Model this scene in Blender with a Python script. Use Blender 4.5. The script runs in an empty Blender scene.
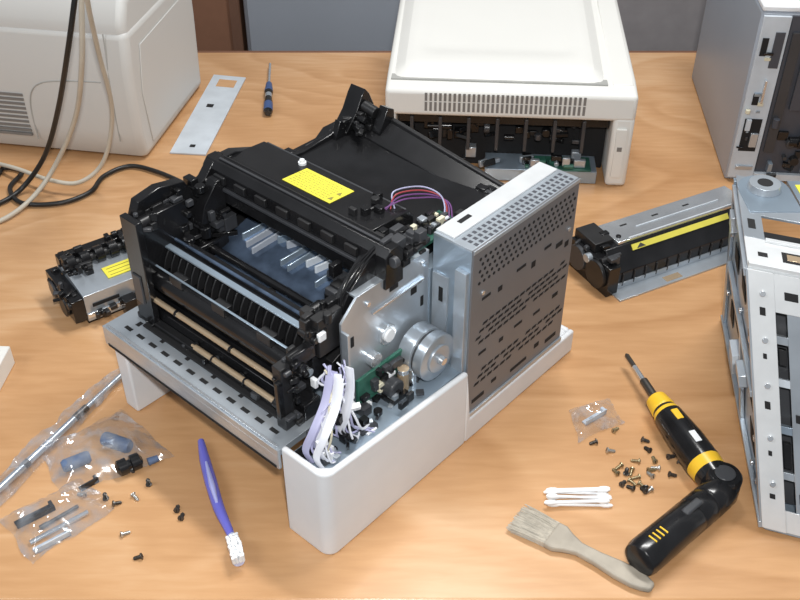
import bpy, bmesh, math, random
from mathutils import Vector, Matrix, noise
random.seed(7)
C=bpy.context
R_=random.uniform
# ---------------------------------------------------------------- measuring
F=1000.0; TH=math.radians(38); H=0.9
sT,cT=math.sin(TH),math.cos(TH)
def G(u,v,z=0.0):
    """point at height z above the bench, from photogrammetric measurement"""
    x=(u-400)/F; y=(300-v)/F
    t=(H-z)/(sT-y*cT)
    return Vector((t*x,t*(cT+y*sT),z))
# ---------------------------------------------------------------- materials
MC={}
def mat(name,col,rough=.5,metal=0.,var=.06,scale=30.,bump=0.,coat=0.):
    if name in MC: return MC[name]
    m=bpy.data.materials.new(name); m.use_nodes=True
    nt=m.node_tree; bs=nt.nodes['Principled BSDF']
    tc=nt.nodes.new('ShaderNodeTexCoord'); nz=nt.nodes.new('ShaderNodeTexNoise')
    nz.inputs['Scale'].default_value=scale; nz.inputs['Detail'].default_value=4
    nt.links.new(tc.outputs['Object'],nz.inputs['Vector'])
    cr=nt.nodes.new('ShaderNodeValToRGB')
    cr.color_ramp.elements[0].position=.3; cr.color_ramp.elements[1].position=.7
    cr.color_ramp.elements[0].color=tuple(min(1,c*(1-var)) for c in col)+(1,)
    cr.color_ramp.elements[1].color=tuple(min(1,c*(1+var)) for c in col)+(1,)
    nt.links.new(nz.outputs['Fac'],cr.inputs['Fac']); nt.links.new(cr.outputs['Color'],bs.inputs['Base Color'])
    bs.inputs['Roughness'].default_value=rough; bs.inputs['Metallic'].default_value=metal
    if coat: bs.inputs['Coat Weight'].default_value=coat
    if bump:
        bp=nt.nodes.new('ShaderNodeBump'); bp.inputs['Strength'].default_value=bump; bp.inputs['Distance'].default_value=.002
        nt.links.new(nz.outputs['Fac'],bp.inputs['Height']); nt.links.new(bp.outputs['Normal'],bs.inputs['Normal'])
    MC[name]=m; return m
WHITE=mat('casing_white',(.70,.715,.735),.42,var=.02)
BEIGE=mat('casing_beige',(.60,.60,.58),.5,var=.02,scale=4)
BEIGE2=mat('casing_beige_light',(.76,.755,.72),.42,var=.02,scale=4)
BEIGED=mat('casing_shadow_seam',(.20,.19,.18),.6)
BEIGEM=mat('casing_groove',(.38,.38,.36),.6)
BLACK=mat('black_plastic',(.010,.010,.011),.20,var=.3)
BLACK2=mat('black_plastic_matt',(.014,.014,.015),.40,var=.3)
DGREY=mat('dark_grey_plastic',(.045,.047,.052),.35)
NAVY=mat('dark_blue_gloss',(.10,.14,.21),.14,.5,var=.6,scale=25)
STEEL=mat('zinc_steel',(.50,.55,.60),.28,.6,var=.18,scale=12)
STEELB=mat('blue_zinc_steel',(.34,.42,.50),.30,.55,var=.2,scale=10)
CAGE=mat('perforated_sheet_steel',(.175,.178,.19),.38,.2,var=.08,scale=8)
SILV=mat('bright_silver',(.72,.75,.78),.2,.8)
HOLE=mat('dark_hole',(.008,.008,.009),.8)
TAN=mat('copper_tan_rod',(.55,.42,.28),.24,.5)
YEL=mat('yellow_label',(.80,.72,.07),.4)
YELT=mat('yellow_tool_plastic',(.85,.52,.03),.35)
INK=mat('label_ink',(.05,.05,.05),.6)
INKS=mat('label_fine_print',(.28,.25,.05),.6)
WPL=mat('white_plastic',(.82,.84,.86),.4)
WIRE=mat('white_wire',(.74,.76,.82),.4)
WIREG=mat('lilac_wire',(.40,.40,.58),.4)
GRN=mat('green_circuit_board',(.03,.12,.085),.4,var=.3,scale=60)
CRM=mat('cream_connector',(.7,.66,.5),.5)
PURP=mat('purple_wire',(.16,.06,.20),.4)
RED=mat('red_plastic',(.35,.05,.06),.4)
BLUE=mat('blue_plastic',(.05,.09,.22),.35)
DBLUE=mat('dull_blue_rubber',(.10,.15,.26),.55)
PBLUE=mat('periwinkle_plastic',(.17,.17,.66),.22,coat=.4)
CABW=mat('beige_cable_jacket',(.52,.48,.40),.5)
CABB=mat('black_cable_jacket',(.012,.012,.012),.4)
GREYM=mat('mid_grey_panel',(.33,.36,.41),.4,var=.03,scale=5)
GREYL=mat('light_grey_panel',(.54,.59,.64),.42,var=.08)
OFFW=mat('off_white_sheet',(.66,.68,.69),.38,.2,var=.06)
GREYDK=mat('charcoal_panel',(.06,.065,.08),.45)
WOODH=mat('pale_wood_handle',(.36,.32,.26),.55,var=.15,scale=40)
BRIS=mat('bristle_hair',(.47,.43,.36),.8,var=.15,scale=120)
BRASS=mat('brass_screw',(.40,.33,.2),.35,.8)
SCRW=mat('dark_screw_steel',(.12,.11,.10),.35,.8)
SCRL=mat('bright_screw_steel',(.55,.55,.53),.3,.8)
CARD=mat('brown_cardboard',(.25,.12,.07),.8)
# wood
def wood():
    m=bpy.data.materials.new('plywood_bench'); m.use_nodes=True
    nt=m.node_tree; N=nt.nodes; L=nt.links; bs=N['Principled BSDF']
    tc=N.new('ShaderNodeTexCoord')
    mp=N.new('ShaderNodeMapping'); mp.inputs['Scale'].default_value=(.8,1.9,1); mp.inputs['Rotation'].default_value=(0,0,math.radians(-24)); mp.inputs['Location'].default_value=(.35,.2,0)
    L.new(tc.outputs['Object'],mp.inputs['Vector'])
    n1=N.new('ShaderNodeTexNoise'); n1.inputs['Scale'].default_value=1.5; n1.inputs['Detail'].default_value=1.8; n1.inputs['Distortion'].default_value=.7
    L.new(mp.outputs[0],n1.inputs['Vector'])
    mul=N.new('ShaderNodeMath'); mul.operation='MULTIPLY'; mul.inputs[1].default_value=11
    L.new(n1.outputs['Fac'],mul.inputs[0])
    fr=N.new('ShaderNodeMath'); fr.operation='FRACT'
    L.new(mul.outputs[0],fr.inputs[0])
    sm=N.new('ShaderNodeMapRange'); sm.interpolation_type='SMOOTHSTEP'; sm.inputs[1].default_value=0; sm.inputs[2].default_value=.25; sm.inputs[3].default_value=0; sm.inputs[4].default_value=1
    L.new(fr.outputs[0],sm.inputs[0])
    sb=N.new('ShaderNodeMath'); sb.operation='SUBTRACT'; L.new(sm.outputs[0],sb.inputs[0]); L.new(fr.outputs[0],sb.inputs[1])
    mp2=N.new('ShaderNodeMapping'); mp2.inputs['Scale'].default_value=(6,40,1); mp2.inputs['Rotation'].default_value=(0,0,math.radians(-12))
    L.new(tc.outputs['Object'],mp2.inputs['Vector'])
    n2=N.new('ShaderNodeTexNoise'); n2.inputs['Scale'].default_value=2.5; n2.inputs['Detail'].default_value=6; n2.inputs['Distortion'].default_value=.3
    L.new(mp2.outputs[0],n2.inputs['Vector'])
    n3=N.new('ShaderNodeTexNoise'); n3.inputs['Scale'].default_value=2.0; n3.inputs['Detail'].default_value=3
    L.new(tc.outputs['Object'],n3.inputs['Vector'])
    a=N.new('ShaderNodeMath'); a.operation='MULTIPLY_ADD'; a.inputs[1].default_value=.12
    L.new(sb.outputs[0],a.inputs[0]) 
    b=N.new('ShaderNodeMath'); b.operation='MULTIPLY_ADD'; b.inputs[1].default_value=.20
    L.new(n2.outputs['Fac'],b.inputs[0]) 
    c=N.new('ShaderNodeMath'); c.operation='MULTIPLY'; c.inputs[1].default_value=.72
    L.new(n3.outputs['Fac'],c.inputs[0]); L.new(c.outputs[0],b.inputs[2]); L.new(b.outputs[0],a.inputs[2])
    cr=N.new('ShaderNodeValToRGB'); e=cr.color_ramp.elements
    e[0].position=.33; e[0].color=(.42,.215,.090,1); e[1].position=.70; e[1].color=(.70,.455,.265,1)
    k=e.new(.52); k.color=(.57,.325,.158,1)
    L.new(a.outputs[0],cr.inputs['Fac']); L.new(cr.outputs[0],bs.inputs['Base Color'])
    bs.inputs['Roughness'].default_value=.26
    return m
WOOD=wood()
def clear_mat():
    m=bpy.data.materials.new('clear_plastic_film'); m.use_nodes=True
    nt=m.node_tree; N=nt.nodes; L=nt.links
    out=N['Material Output']; N.remove(N['Principled BSDF'])
    tr=N.new('ShaderNodeBsdfTransparent'); tr.inputs[0].default_value=(.95,.97,1,1)
    gl=N.new('ShaderNodeBsdfGlossy'); gl.inputs['Roughness'].default_value=.08; gl.inputs[0].default_value=(1,1,1,1)
    df=N.new('ShaderNodeBsdfDiffuse'); df.inputs[0].default_value=(.70,.76,.85,1)
    mx0=N.new('ShaderNodeMixShader'); mx0.inputs[0].default_value=.35; L.new(gl.outputs[0],mx0.inputs[1]); L.new(df.outputs[0],mx0.inputs[2])
    nz=N.new('ShaderNodeTexNoise'); nz.inputs['Scale'].default_value=45
    tc=N.new('ShaderNodeTexCoord'); L.new(tc.outputs['Object'],nz.inputs[0])
    mr=N.new('ShaderNodeMapRange'); mr.inputs[1].default_value=.42; mr.inputs[2].default_value=.70; mr.inputs[3].default_value=.12; mr.inputs[4].default_value=.55
    L.new(nz.outputs['Fac'],mr.inputs[0])
    mx=N.new('ShaderNodeMixShader'); L.new(mr.outputs[0],mx.inputs[0]); L.new(tr.outputs[0],mx.inputs[1]); L.new(mx0.outputs[0],mx.inputs[2])
    L.new(mx.outputs[0],out.inputs[0]); return m
CLEAR=clear_mat()
# ---------------------------------------------------------------- builder
class B:
    def __init__(s): s.bm=bmesh.new(); s.mats=[]
    def mi(s,m):
        if m not in s.mats: s.mats.append(m)
        return s.mats.index(m)
    def faces(s,vs,fs,m):
        i=s.mi(m); V=[s.bm.verts.new(v) for v in vs]
        for f in fs:
            try:
                fc=s.bm.faces.new([V[k] for k in f]); fc.material_index=i
            except ValueError: pass
    def hexa(s,v8,m):
        s.faces(v8,[(3,2,1,0),(4,5,6,7),(0,1,5,4),(1,2,6,5),(2,3,7,6),(3,0,4,7)],m)
    def box(s,x0,x1,y0,y1,z0,z1,m):
        s.hexa([(x0,y0,z0),(x1,y0,z0),(x1,y1,z0),(x0,y1,z0),(x0,y0,z1),(x1,y0,z1),(x1,y1,z1),(x0,y1,z1)],m)
    def obox(s,c,size,M,m):
        h=[k/2 for k in size]; c=Vector(c)
        vs=[c+M@Vector((x*h[0],y*h[1],z*h[2])) for z in(-1,1) for x,y in((-1,-1),(1,-1),(1,1),(-1,1))]
        s.hexa(vs,m)
    def prism(s,pts,axis,lo,hi,m):
        n=len(pts)
        def mk(a,b,w):
            return {'x':(w,a,b),'y':(a,w,b),'z':(a,b,w)}[axis]
        vs=[mk(a,b,lo) for a,b in pts]+[mk(a,b,hi) for a,b in pts]
        fs=[tuple(reversed(range(n))),tuple(range(n,2*n))]+[(i,(i+1)%n,n+(i+1)%n,n+i) for i in range(n)]
        s.faces(vs,fs,m)
    def lathe(s,a,b,prof,m,seg=20,flat=1.0):
        a=Vector(a); b=Vector(b); d=(b-a); ax=d.normalized()
        up=Vector((0,0,1)) if abs(ax.z)<.9 else Vector((1,0,0))
        sx=ax.cross(up).normalized(); sz=sx.cross(ax).normalized()
        rings=[]
        for pr in prof:
            c=a+d*pr[0]; rings.append([s.bm.verts.new(c+sx*math.cos(t)*pr[1]+sz*math.sin(t)*pr[1]*flat) for t in [2*math.pi*k/seg for k in range(seg)]])
        for i in range(len(rings)-1):
            mm=s.mi(prof[i][2] if len(prof[i])>2 else m)
            for k in range(seg):
                f=s.bm.faces.new((rings[i][k],rings[i][(k+1)%seg],rings[i+1][(k+1)%seg],rings[i+1][k])); f.material_index=mm
        for r,pr in((rings[0],prof[0]),(rings[-1],prof[-1])):
            f=s.bm.faces.new(r); f.material_index=s.mi(pr[2] if len(pr)>2 else m)
    def cyl(s,a,b,r,m,seg=16,r2=None): s.lathe(a,b,[(0,r),(1,r if r2 is None else r2)],m,seg)
    def tube(s,pts,r,m,seg=8,res=6,flat=1.0):
        P=[Vector(p) for p in pts]; n=len(P)
        R=r if isinstance(r,(list,tuple)) else [r]*n
        Q=[];RR=[]
        for i in range(n-1):
            p0=P[max(i-1,0)];p1=P[i];p2=P[i+1];p3=P[min(i+2,n-1)]
            for k in range(res):
                t=k/res
                Q.append(.5*((2*p1)+(p2-p0)*t+(2*p0-5*p1+4*p2-p3)*t*t+(3*p1-p0-3*p2+p3)*t**3)); RR.append(R[i]*(1-t)+R[i+1]*t)
        Q.append(P[-1]); RR.append(R[-1])
        sx=None; rings=[]
        for i,q in enumerate(Q):
            d=(Q[min(i+1,len(Q)-1)]-Q[max(i-1,0)])
            if d.length<1e-9: d=Vector((1,0,0))
            d.normalize()
            if sx is None:
                up=Vector((0,0,1)) if abs(d.z)<.9 else Vector((1,0,0)); sx=d.cross(up).normalized()
            else:
                sx=(sx-d*sx.dot(d)).normalized()
            sy=d.cross(sx)
            rings.append([s.bm.verts.new(q+sx*math.cos(t)*RR[i]+sy*math.sin(t)*RR[i]*flat) for t in [2*math.pi*k/seg for k in range(seg)]])
        mm=s.mi(m)
        for i in range(len(rings)-1):
            for k in range(seg):
                f=s.bm.faces.new((rings[i][k],rings[i][(k+1)%seg],rings[i+1][(k+1)%seg],rings[i+1][k])); f.material_index=mm
        for r_ in(rings[0],rings[-1]): 
            f=s.bm.faces.new(r_); f.material_index=mm
    def clutter(s,x,y,z,n,sz,ms):
        for _ in range(n):
            w=[random.uniform(sz[0],sz[1]) for _ in range(3)]
            cx=random.uniform(*x);cy=random.uniform(*y);cz=random.uniform(*z); m=random.choice(ms); k=random.random()
            if k<.3:
                ax=random.choice([(1,0,0),(0,1,0),(0,0,1)]); a=Vector((cx,cy,cz)); s.cyl(a,a+Vector(ax)*w[0],w[1]*.45,m,12)
            elif k<.5:
                M=Matrix.Rotation(R_(-.8,.8),3,'Z')@Matrix.Rotation(R_(-.5,.5),3,'X'); s.obox((cx,cy,cz),(w[0]*1.6,w[1]*.5,w[2]*.6),M,m)
            else: s.box(cx,cx+w[0],cy,cy+w[1],cz,cz+w[2],m)
    def done(s,name,parent=None,bevel=0.,loc=None,rotz=0.,label=None,cat=None,seg=2):
        bmesh.ops.recalc_face_normals(s.bm,faces=s.bm.faces[:])
        me=bpy.data.meshes.new(name); s.bm.to_mesh(me); s.bm.free()
        for m in s.mats: me.materials.append(m)
        me.shade_smooth()
        try: me.set_sharp_from_angle(angle=math.radians(38))
        except Exception: pass
        o=bpy.data.objects.new(name,me); C.collection.objects.link(o)
        if bevel:
            md=o.modifiers.new('bevel','BEVEL'); md.width=bevel; md.segments=seg; md.limit_method='ANGLE'; md.angle_limit=math.radians(40)
        if parent: o.parent=parent
        if loc is not None: o.location=loc; o.rotation_euler=(0,0,rotz)
        if label: o['label']=label
        if cat: o['category']=cat
        return o
def thing(name,label,cat,loc=(0,0,0),rotz=0.):
    e=bpy.data.objects.new(name,None); e.empty_display_size=.05; C.collection.objects.link(e)
    e.location=loc; e.rotation_euler=(0,0,rotz); e['label']=label; e['category']=cat; return e
# ================================================================ SETTING
b=B(); b.box(-3,3,-1,4,-.78,-.75,mat('floor_vinyl',(.22,.20,.19),.6)); o=b.done('floor'); o['kind']='structure'
b=B(); b.box(-3,3,3.6,3.7,-.75,2.2,mat('wall_paint',(.5,.5,.5),.7)); o=b.done('wall_back'); o['kind']='structure'
# bench
T=thing('workbench','plywood-topped workbench covered in printer parts','workbench',(0,1.33,-.75))
b=B(); b.box(-1.7,1.7,-.693,.684,.72,.75,WOOD); b.done('worktop',T,.003)
b=B(); b.box(-1.7,1.7,.6845,.694,.715,.749,mat('edge_trim_shadow',(.20,.09,.05),.5)); b.done('shadowed_edge_strip',T,.001)  # edge trim, coloured dark to paint in the shadow line behind the worktop
for x in(-1.6,1.55):
    for y in(-.65,.6):
        b=B(); b.box(x,x+.05,y,y+.05,0,.72,GREYDK); b.done('leg',T,.003)
# storage behind
T=thing('storage_cabinet','grey metal storage cabinet standing behind the workbench','cabinet',(-.375,2.32,-.75))
b=B(); b.box(0,.86,0,.45,0,.84,GREYM); b.done('body',T,.004)
for x in(.01,.435):
    b=B(); b.box(x,x+.415,-.015,-.001,.05,.82,GREYM); b.done('door',T,.003)
b=B(); b.box(.39,.40,-.03,-.0151,.60,.72,SILV); b.done('handle',T,.002)
T=thing('storage_cabinet','dark grey metal cabinet standing behind the workbench','cabinet',(.50,2.30,-.75))
b=B(); b.box(0,.8,0,.45,0,.9,mat('brown_grey_panel',(.22,.20,.205),.5)); b.done('body',T,.004)
b=B(); b.box(.01,.79,-.012,-.001,.05,.88,mat('brown_grey_panel2',(.30,.28,.285),.5)); b.done('door',T,.003)
b=B(); b.box(-.5,0,0,.4,0,.86,CARD); b.box(-.5,0,-.001,0,.78,.8,mat('tape',(.35,.2,.12),.4)); b.box(-.02,0,-.006,0,0,.86,mat('card_edge',(.16,.08,.05),.7))
b.done('cardboard_box',None,.003,(-.385,2.30,-.75),label='brown cardboard box standing behind the workbench',cat='box')
b=B(); b.box(0,.14,0,.10,0,.03,WPL); b.box(.01,.13,.01,.09,.03,.034,GREYL)
b.done('plastic_tray',None,.003,(-.19,2.34,.091),label='small white plastic tray on the grey cabinet',cat='tray')

# ================================================================ MAIN PRINTER
N0=G(330,560); ang=math.atan2(.7466,.6653)
P=thing('disassembled_laser_printer','stripped-down black laser printer chassis on white base, covers removed','printer',(N0.x,N0.y,0),ang)
b=B()
rc=.014
arc=[(rc-rc*math.cos(a),rc-rc*math.sin(a)) for a in [math.pi/2*k/6 for k in range(7)]]
poly=[(0,.066)]+arc+[(.12,0),(.236,0),(.236,.008),(.12,.008),(.018,.008),(.008,.018),(.008,.066)]
n=len(poly)
def topz(p): return .130-.014*max(0,min(1,p/.236))
vs=[(p,q_,0) for p,q_ in poly]+[(p,q_,topz(p)) for p,q_ in poly]
b.faces(vs,[tuple(reversed(range(n))),tuple(range(n,2*n))]+[(i,(i+1)%n,n+(i+1)%n,n+i) for i in range(n)],WHITE)
b.prism([(.236,0),(.47,0),(.47,.036),(.245,.036),(.236,.116)],'y',0,.008,WHITE)
b.box(.008,.236,.060,.066,.0,.112,WHITE)
b.box(.008,.46,.008,.06,.0,.012,WHITE)
b.box(.462,.47,.008,.37,0,.036,WHITE); b.box(0,.47,.345,.37,0,.112,WHITE); b.box(.245,.462,.008,.03,.030,.036,WHITE)
b.done('base_housing',P,.003,seg=3)
# chassis floor/lip
b=B()
b.box(-.004,.066,.066,.378,.119,.128,STEEL); b.box(-.004,0,.066,.378,.100,.119,STEEL)
b.box(.066,.43,.066,.362,.10,.128,STEELB); b.box(.010,.235,.010,.064,.108,.114,STEELB)
for i in range(12):
    q=.085+i*.0235; b.box(.012,.017,q,q+.012,.1279,.1286,HOLE)
    if i%2: b.box(.024,.032,q,q+.006,.1279,.1286,HOLE)
b.box(-.0046,-.004,.07,.372,.1,.104,HOLE); b.box(-.002,.001,.07,.372,.128,.1305,SILV)
b.done('chassis_floor',P,.001)
b=B()
b.box(.036,.046,.075,.36,.128,.136,BLACK2); b.box(.046,.07,.075,.36,.128,.150,BLACK)
b.box(.028,.036,.09,.34,.128,.131,HOLE)
b.clutter((.028,.05),(.08,.35),(.129,.136),20,(.004,.010),[BLACK,BLACK2,DGREY,BLACK])
b.done('front_guide',P,.001)
for (p,z,q0,q1) in((.044,.167,.09,.352),(.034,.146,.10,.25)):
    b=B(); pr=[(0,.0018),(.04,.0018),(.04,.0036)]
    for t in (.37,.74): 
        w=R_(.012,.02); pr+=[(t,.0036,BLACK),(t,.0046,BLACK),(t+w,.0046,BLACK),(t+w,.0036,TAN)]
    pr+=[(.96,.0036),(.96,.0018),(1,.0018)]
    b.lathe((p,q0,z),(p,q1,z),pr,TAN,12)
    b.lathe((p,q0-.008,z),(p,q0+.008,z),[(0,.006),(1,.006)],BLACK,14); b.done('roller_shaft',P)
b=B(); b.lathe((.062,.08,.186),(.062,.35,.186),[(0,.005,SILV),(.03,.005,BLACK),(.04,.015,BLACK),(.97,.015,BLACK),(.98,.005,SILV),(1,.005,SILV)],BLACK,30); b.done('feed_roller',P)
b=B()
b.prism([(.066,.150),(.080,.150),(.100,.215),(.100,.226),(.080,.226),(.072,.2)],'y',.085,.345,BLACK)
q=.093
while q<.338:
    b.prism([(.062,.200),(.072,.200),(.080,.224),(.072,.224),(.066,.214)],'y',q,q+.002,BLACK2); q+=.0122
for i in range(3):
    q=.13+i*.075; b.box(.052,.066,q,q+.022,.199,.210,BLACK2)
b.box(.054,.057,.09,.34,.2090,.2105,STEELB)
b.done('paper_feed_guide',P,.0008)
b=B(); b.box(.072,.080,.085,.345,.226,.2285,STEELB); b.cyl((.088,.09,.230),(.088,.345,.230),.0022,NAVY,10)
b.box(.070,.084,.345,.350,.212,.238,STEEL); b.box(.068,.078,.08,.086,.222,.234,WPL)
b.done('silver_rail',P,.0006)
# cavity
b=B()
b.hexa([(.10,.085,.15),(.25,.085,.15),(.25,.34,.15),(.10,.34,.15),(.10,.085,.172),(.25,.085,.235),(.25,.34,.235),(.10,.34,.172)],BLACK2)
b.hexa([(.092,.12,.16),(.19,.12,.18),(.19,.32,.18),(.092,.32,.16),(.092,.12,.186),(.19,.12,.2165),(.19,.32,.2165),(.092,.32,.186)],NAVY)
for i in range(11):
    q=.150+i*.0145+R_(-.002,.002); l=R_(.0,.03); w=R_(.0015,.003); h=.2125+l*.38
    b.hexa([(.150+l,q,.195),(.196,q-.014,.21),(.196,q-.014+w,.21),(.150+l,q+w,.195),(.150+l,q,h),(.196,q-.014,.227),(.196,q-.014+w,.227),(.150+l,q+w,h)],random.choice([GREYL,STEELB,STEELB,GREYM]))
b.cyl((.126,.1,.206),(.126,.335,.206),.005,BLACK,20)
for (q,w) in((.12,.02),(.31,.01)): b.box(.095,.150,q,q+.004,.19,.216,BLACK); b.box(.11,.135,q,q+w,.195,.212,BLACK2)
b.clutter((.095,.155),(.09,.12),(.195,.232),20,(.006,.02),[BLACK,BLACK2,DGREY])
b.clutter((.095,.155),(.315,.335),(.195,.235),16,(.006,.02),[BLACK,BLACK2,DGREY])
b.clutter((.10,.13),(.16,.28),(.193,.198),6,(.005,.012),[BLACK,BLACK2,STEELB])
b.done('transfer_cavity',P,.0008)
# left wall
b=B()
b.prism([(.045,.128),(.045,.270),(.055,.292),(.085,.297),(.12,.290),(.13,.272),(.15,.280),(.165,.296),(.20,.296),(.235,.283),(.24,.258),(.30,.250),(.345,.250),(.36,.260),(.42,.260),(.42,.112),(.05,.112)],'y',.342,.356,BLACK)
for k in range(5):
    b.box(.06+k*.07,.10+k*.07,.356,.360,.14,.245,BLACK2)
b.cyl((.10,.356,.22),(.10,.366,.22),.026,DGREY,24); b.cyl((.16,.356,.19),(.16,.368,.19),.02,BLACK2,24); b.cyl((.22,.356,.22),(.22,.364,.22),.018,DGREY,24)
b.box(.036,.045,.325,.356,.13,.278,BLACK)
b.box(.045,.11,.33,.342,.20,.275,BLACK)
b.box(.034,.037,.336,.352,.16,.20,DGREY)
b.clutter((.045,.11),(.32,.348),(.255,.278),20,(.005,.016),[BLACK,BLACK2,DGREY])
b.clutter((.12,.16),(.325,.348),(.25,.275),16,(.006,.018),[BLACK,BLACK2])
b.clutter((.24,.36),(.335,.35),(.235,.246),14,(.006,.016),[BLACK,BLACK2,DGREY])
b.done('side_frame',P,.001)
# top beam
b=B()
b.prism([(.160,.250),(.188,.250),(.188,.290),(.182,.298),(.168,.298),(.161,.290)],'y',.060,.358,BLACK)
b.prism([(.188,.26),(.256,.26),(.256,.280),(.248,.289),(.188,.293)],'y',.105,.345,BLACK)
b.box(.172,.175,.08,.34,.298,.300,DGREY); b.box(.180,.182,.08,.34,.2965,.299,BLACK2)
b.box(.157,.161,.09,.34,.268,.272,DGREY)
for k in range(7): b.box(.1565,.161,.10+k*.036,.118+k*.036,.277,.287,BLACK2)
b.box(.2475,.250,.11,.34,.286,.2895,DGREY)
b.prism([(.10,.235),(.160,.235),(.160,.285),(.15,.287),(.118,.260)],'y',.075,.090,BLACK)
b.prism([(.12,.235),(.160,.235),(.160,.285),(.15,.285),(.128,.260)],'y',.320,.336,BLACK)
b.clutter((.125,.155),(.08,.12),(.228,.250),12,(.006,.016),[BLACK,BLACK2,DGREY])
b.clutter((.125,.155),(.30,.335),(.228,.25),8,(.006,.016),[BLACK,BLACK2,DGREY])
b.clutter((.165,.20),(.345,.355),(.27,.290),8,(.006,.014),[BLACK,BLACK2])
b.clutter((.165,.22),(.055,.10),(.265,.286),28,(.005,.016),[BLACK,BLACK2,DGREY,BLACK])
b.clutter((.195,.245),(.108,.16),(.287,.292),8,(.005,.012),[BLACK,BLACK2])
for k in range(3): b.tube([(.17+R_(0,.02),.08,.298),(.14,.075+k*.004,.284),(.115,.08,.258+k*.004),(.105,.075,.24)],.0013,BLACK,6,5)
b.done('top_beam',P,.0012)
def ztop(p): return .293-(p-.188)*(.004/.060)
b=B(); b.hexa([(.196,.178,ztop(.196)+.0002),(.236,.178,ztop(.236)+.0002),(.236,.256,ztop(.236)+.0002),(.196,.256,ztop(.196)+.0002),(.196,.178,ztop(.196)+.0008),(.236,.178,ztop(.236)+.0008),(.236,.256,ztop(.236)+.0008),(.196,.256,ztop(.196)+.0008)],YEL)
for r in range(8):
    x=.1995+r*.0043; q=.190; z=ztop(x)
    while q<.250:
        w=R_(.002,.006); b.box(x,x+.0008,q,q+w,z+.0007,z+.00088,INKS); q+=w+.0018
for x0_ in(.202,.216): b.prism([(x0_,.181),(x0_+.007,.1845),(x0_,.188)],'z',ztop(x0_)+.0004,ztop(x0_)+.0010,INKS)
b.done('warning_label',P)
b=B(); b.lathe((.240,.268,.288),(.240,.268,.296),[(0,.005),(.6,.005),(.6,.003),(1,.003)],WPL,18); b.done('white_knob',P)
# output tray: shallow smooth glossy dish
b=B()
n=16; vs=[];fs=[]
for i in range(n+1):
    for k in range(n+1):
        s=i/n;t=k/n; p=.252+s*.16; q=.098+t*.232
        z=.242+.012*t+.002*s; z-=.008*math.sin(math.pi*s)*math.sin(math.pi*t)
        vs.append((p,q,z))
for i in range(n):
    for k in range(n):
        a=i*(n+1)+k; fs.append((a,a+n+1,a+n+2,a+1))
b.faces(vs,fs,BLACK)
b.box(.252,.41,.10,.33,.18,.230,BLACK2)
# broad sloping rear flange
b.hexa([(.385,.07,.128),(.424,.07,.128),(.424,.356,.128),(.385,.356,.128),(.385,.07,.236),(.424,.07,.240),(.424,.356,.280),(.385,.356,.258)],BLACK)
b.hexa([(.416,.07,.235),(.424,.07,.235),(.424,.356,.27),(.416,.356,.27),(.418,.07,.2425),(.424,.07,.2425),(.424,.356,.284),(.418,.356,.284)],BLACK2)
b.prism([(.252,.18),(.42,.18),(.42,.238),(.33,.244),(.30,.258),(.252,.278)],'y',.090,.098,BLACK)
b.prism([(.252,.18),(.42,.18),(.42,.276),(.385,.272),(.35,.262),(.30,.258),(.252,.264)],'y',.330,.338,BLACK)
b.prism([(.370,.258),(.424,.258),(.424,.282),(.416,.300),(.408,.309),(.401,.300),(.390,.280)],'y',.322,.348,BLACK)
b.prism([(.345,.24),(.375,.24),(.370,.274),(.362,.279)],'y',.324,.334,BLACK); b.cyl((.405,.30,.282),(.405,.322,.286),.008,BLACK2,16)
b.prism([(.395,.26),(.424,.26),(.424,.286),(.412,.292)],'y',.285,.300,BLACK)
for k in range(7): b.box(.424,.428,.09+k*.037,.10+k*.037,.15,.232,BLACK2)
b.clutter((.375,.41),(.30,.335),(.260,.275),16,(.005,.013),[BLACK,BLACK2])
b.clutter((.39,.415),(.075,.12),(.232,.243),14,(.005,.014),[BLACK,DGREY,BLACK])
b.clutter((.30,.40),(.078,.095),(.230,.244),22,(.005,.013),[BLACK,BLACK2,DGREY])
b.done('output_tray',P,.001)
# right side plate
b=B()
b.prism([(.095,.128),(.236,.128),(.236,.262),(.12,.262),(.095,.24)],'y',.064,.067,STEEL)
b.box(.12,.236,.067,.08,.259,.262,STEEL); b.box(.095,.098,.055,.067,.128,.23,STEEL)
b.box(.236,.415,.062,.082,.04,.236,STEELB)
for (p,z,w,h) in((.17,.240,.014,.006),(.205,.215,.010,.012),(.222,.19,.005,.014),(.108,.20,.005,.014)):
    b.box(p,p+w,.0634,.064,z,z+h,HOLE)
b.box(.14,.225,.0605,.064,.228,.231,SILV); b.cyl((.225,.061,.25),(.225,.064,.25),.004,SILV,12); b.cyl((.135,.061,.245),(.135,.064,.245),.003,SILV,12)
b.done('side_plate',P,.0008)
b=B(); b.box(.105,.185,.052,.056,.122,.160,GRN)
for _ in range(22):
    p=random.uniform(.105,.175); z=random.uniform(.125,.152); b.box(p,p+random.uniform(.004,.012),.046,.052,z,z+random.uniform(.003,.01),random.choice([CRM,WPL,BLACK,DGREY]))
b.done('circuit_board',P,.0003)
b=B(); zc=.147
b.lathe((.205,.058,zc),(.205,.022,zc),[(0,.030,STEEL),(.5,.030,STEEL),(.52,.0275,DGREY),(.62,.0275,STEEL),(.64,.030,STEEL),(.97,.030,STEEL),(1,.028,STEEL)],STEEL,40)
b.lathe((.205,.022,zc),(.205,.019,zc),[(0,.018),(1,.018)],STEEL,30); b.lathe((.205,.019,zc),(.205,.012,zc),[(0,.006),(1,.005)],SILV,16)
b.done('drive_motor',P,.0006)
b=B(); b.lathe((.163,.064,.187),(.163,.056,.187),[(0,.013,SILV),(.6,.013,SILV),(.6,.008,WPL),(1,.008,WPL)],SILV,28)
b.lathe((.138,.064,.168),(.138,.054,.168),[(0,.009),(1,.009)],SILV,20)
b.done('gear',P,.0005)
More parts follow.
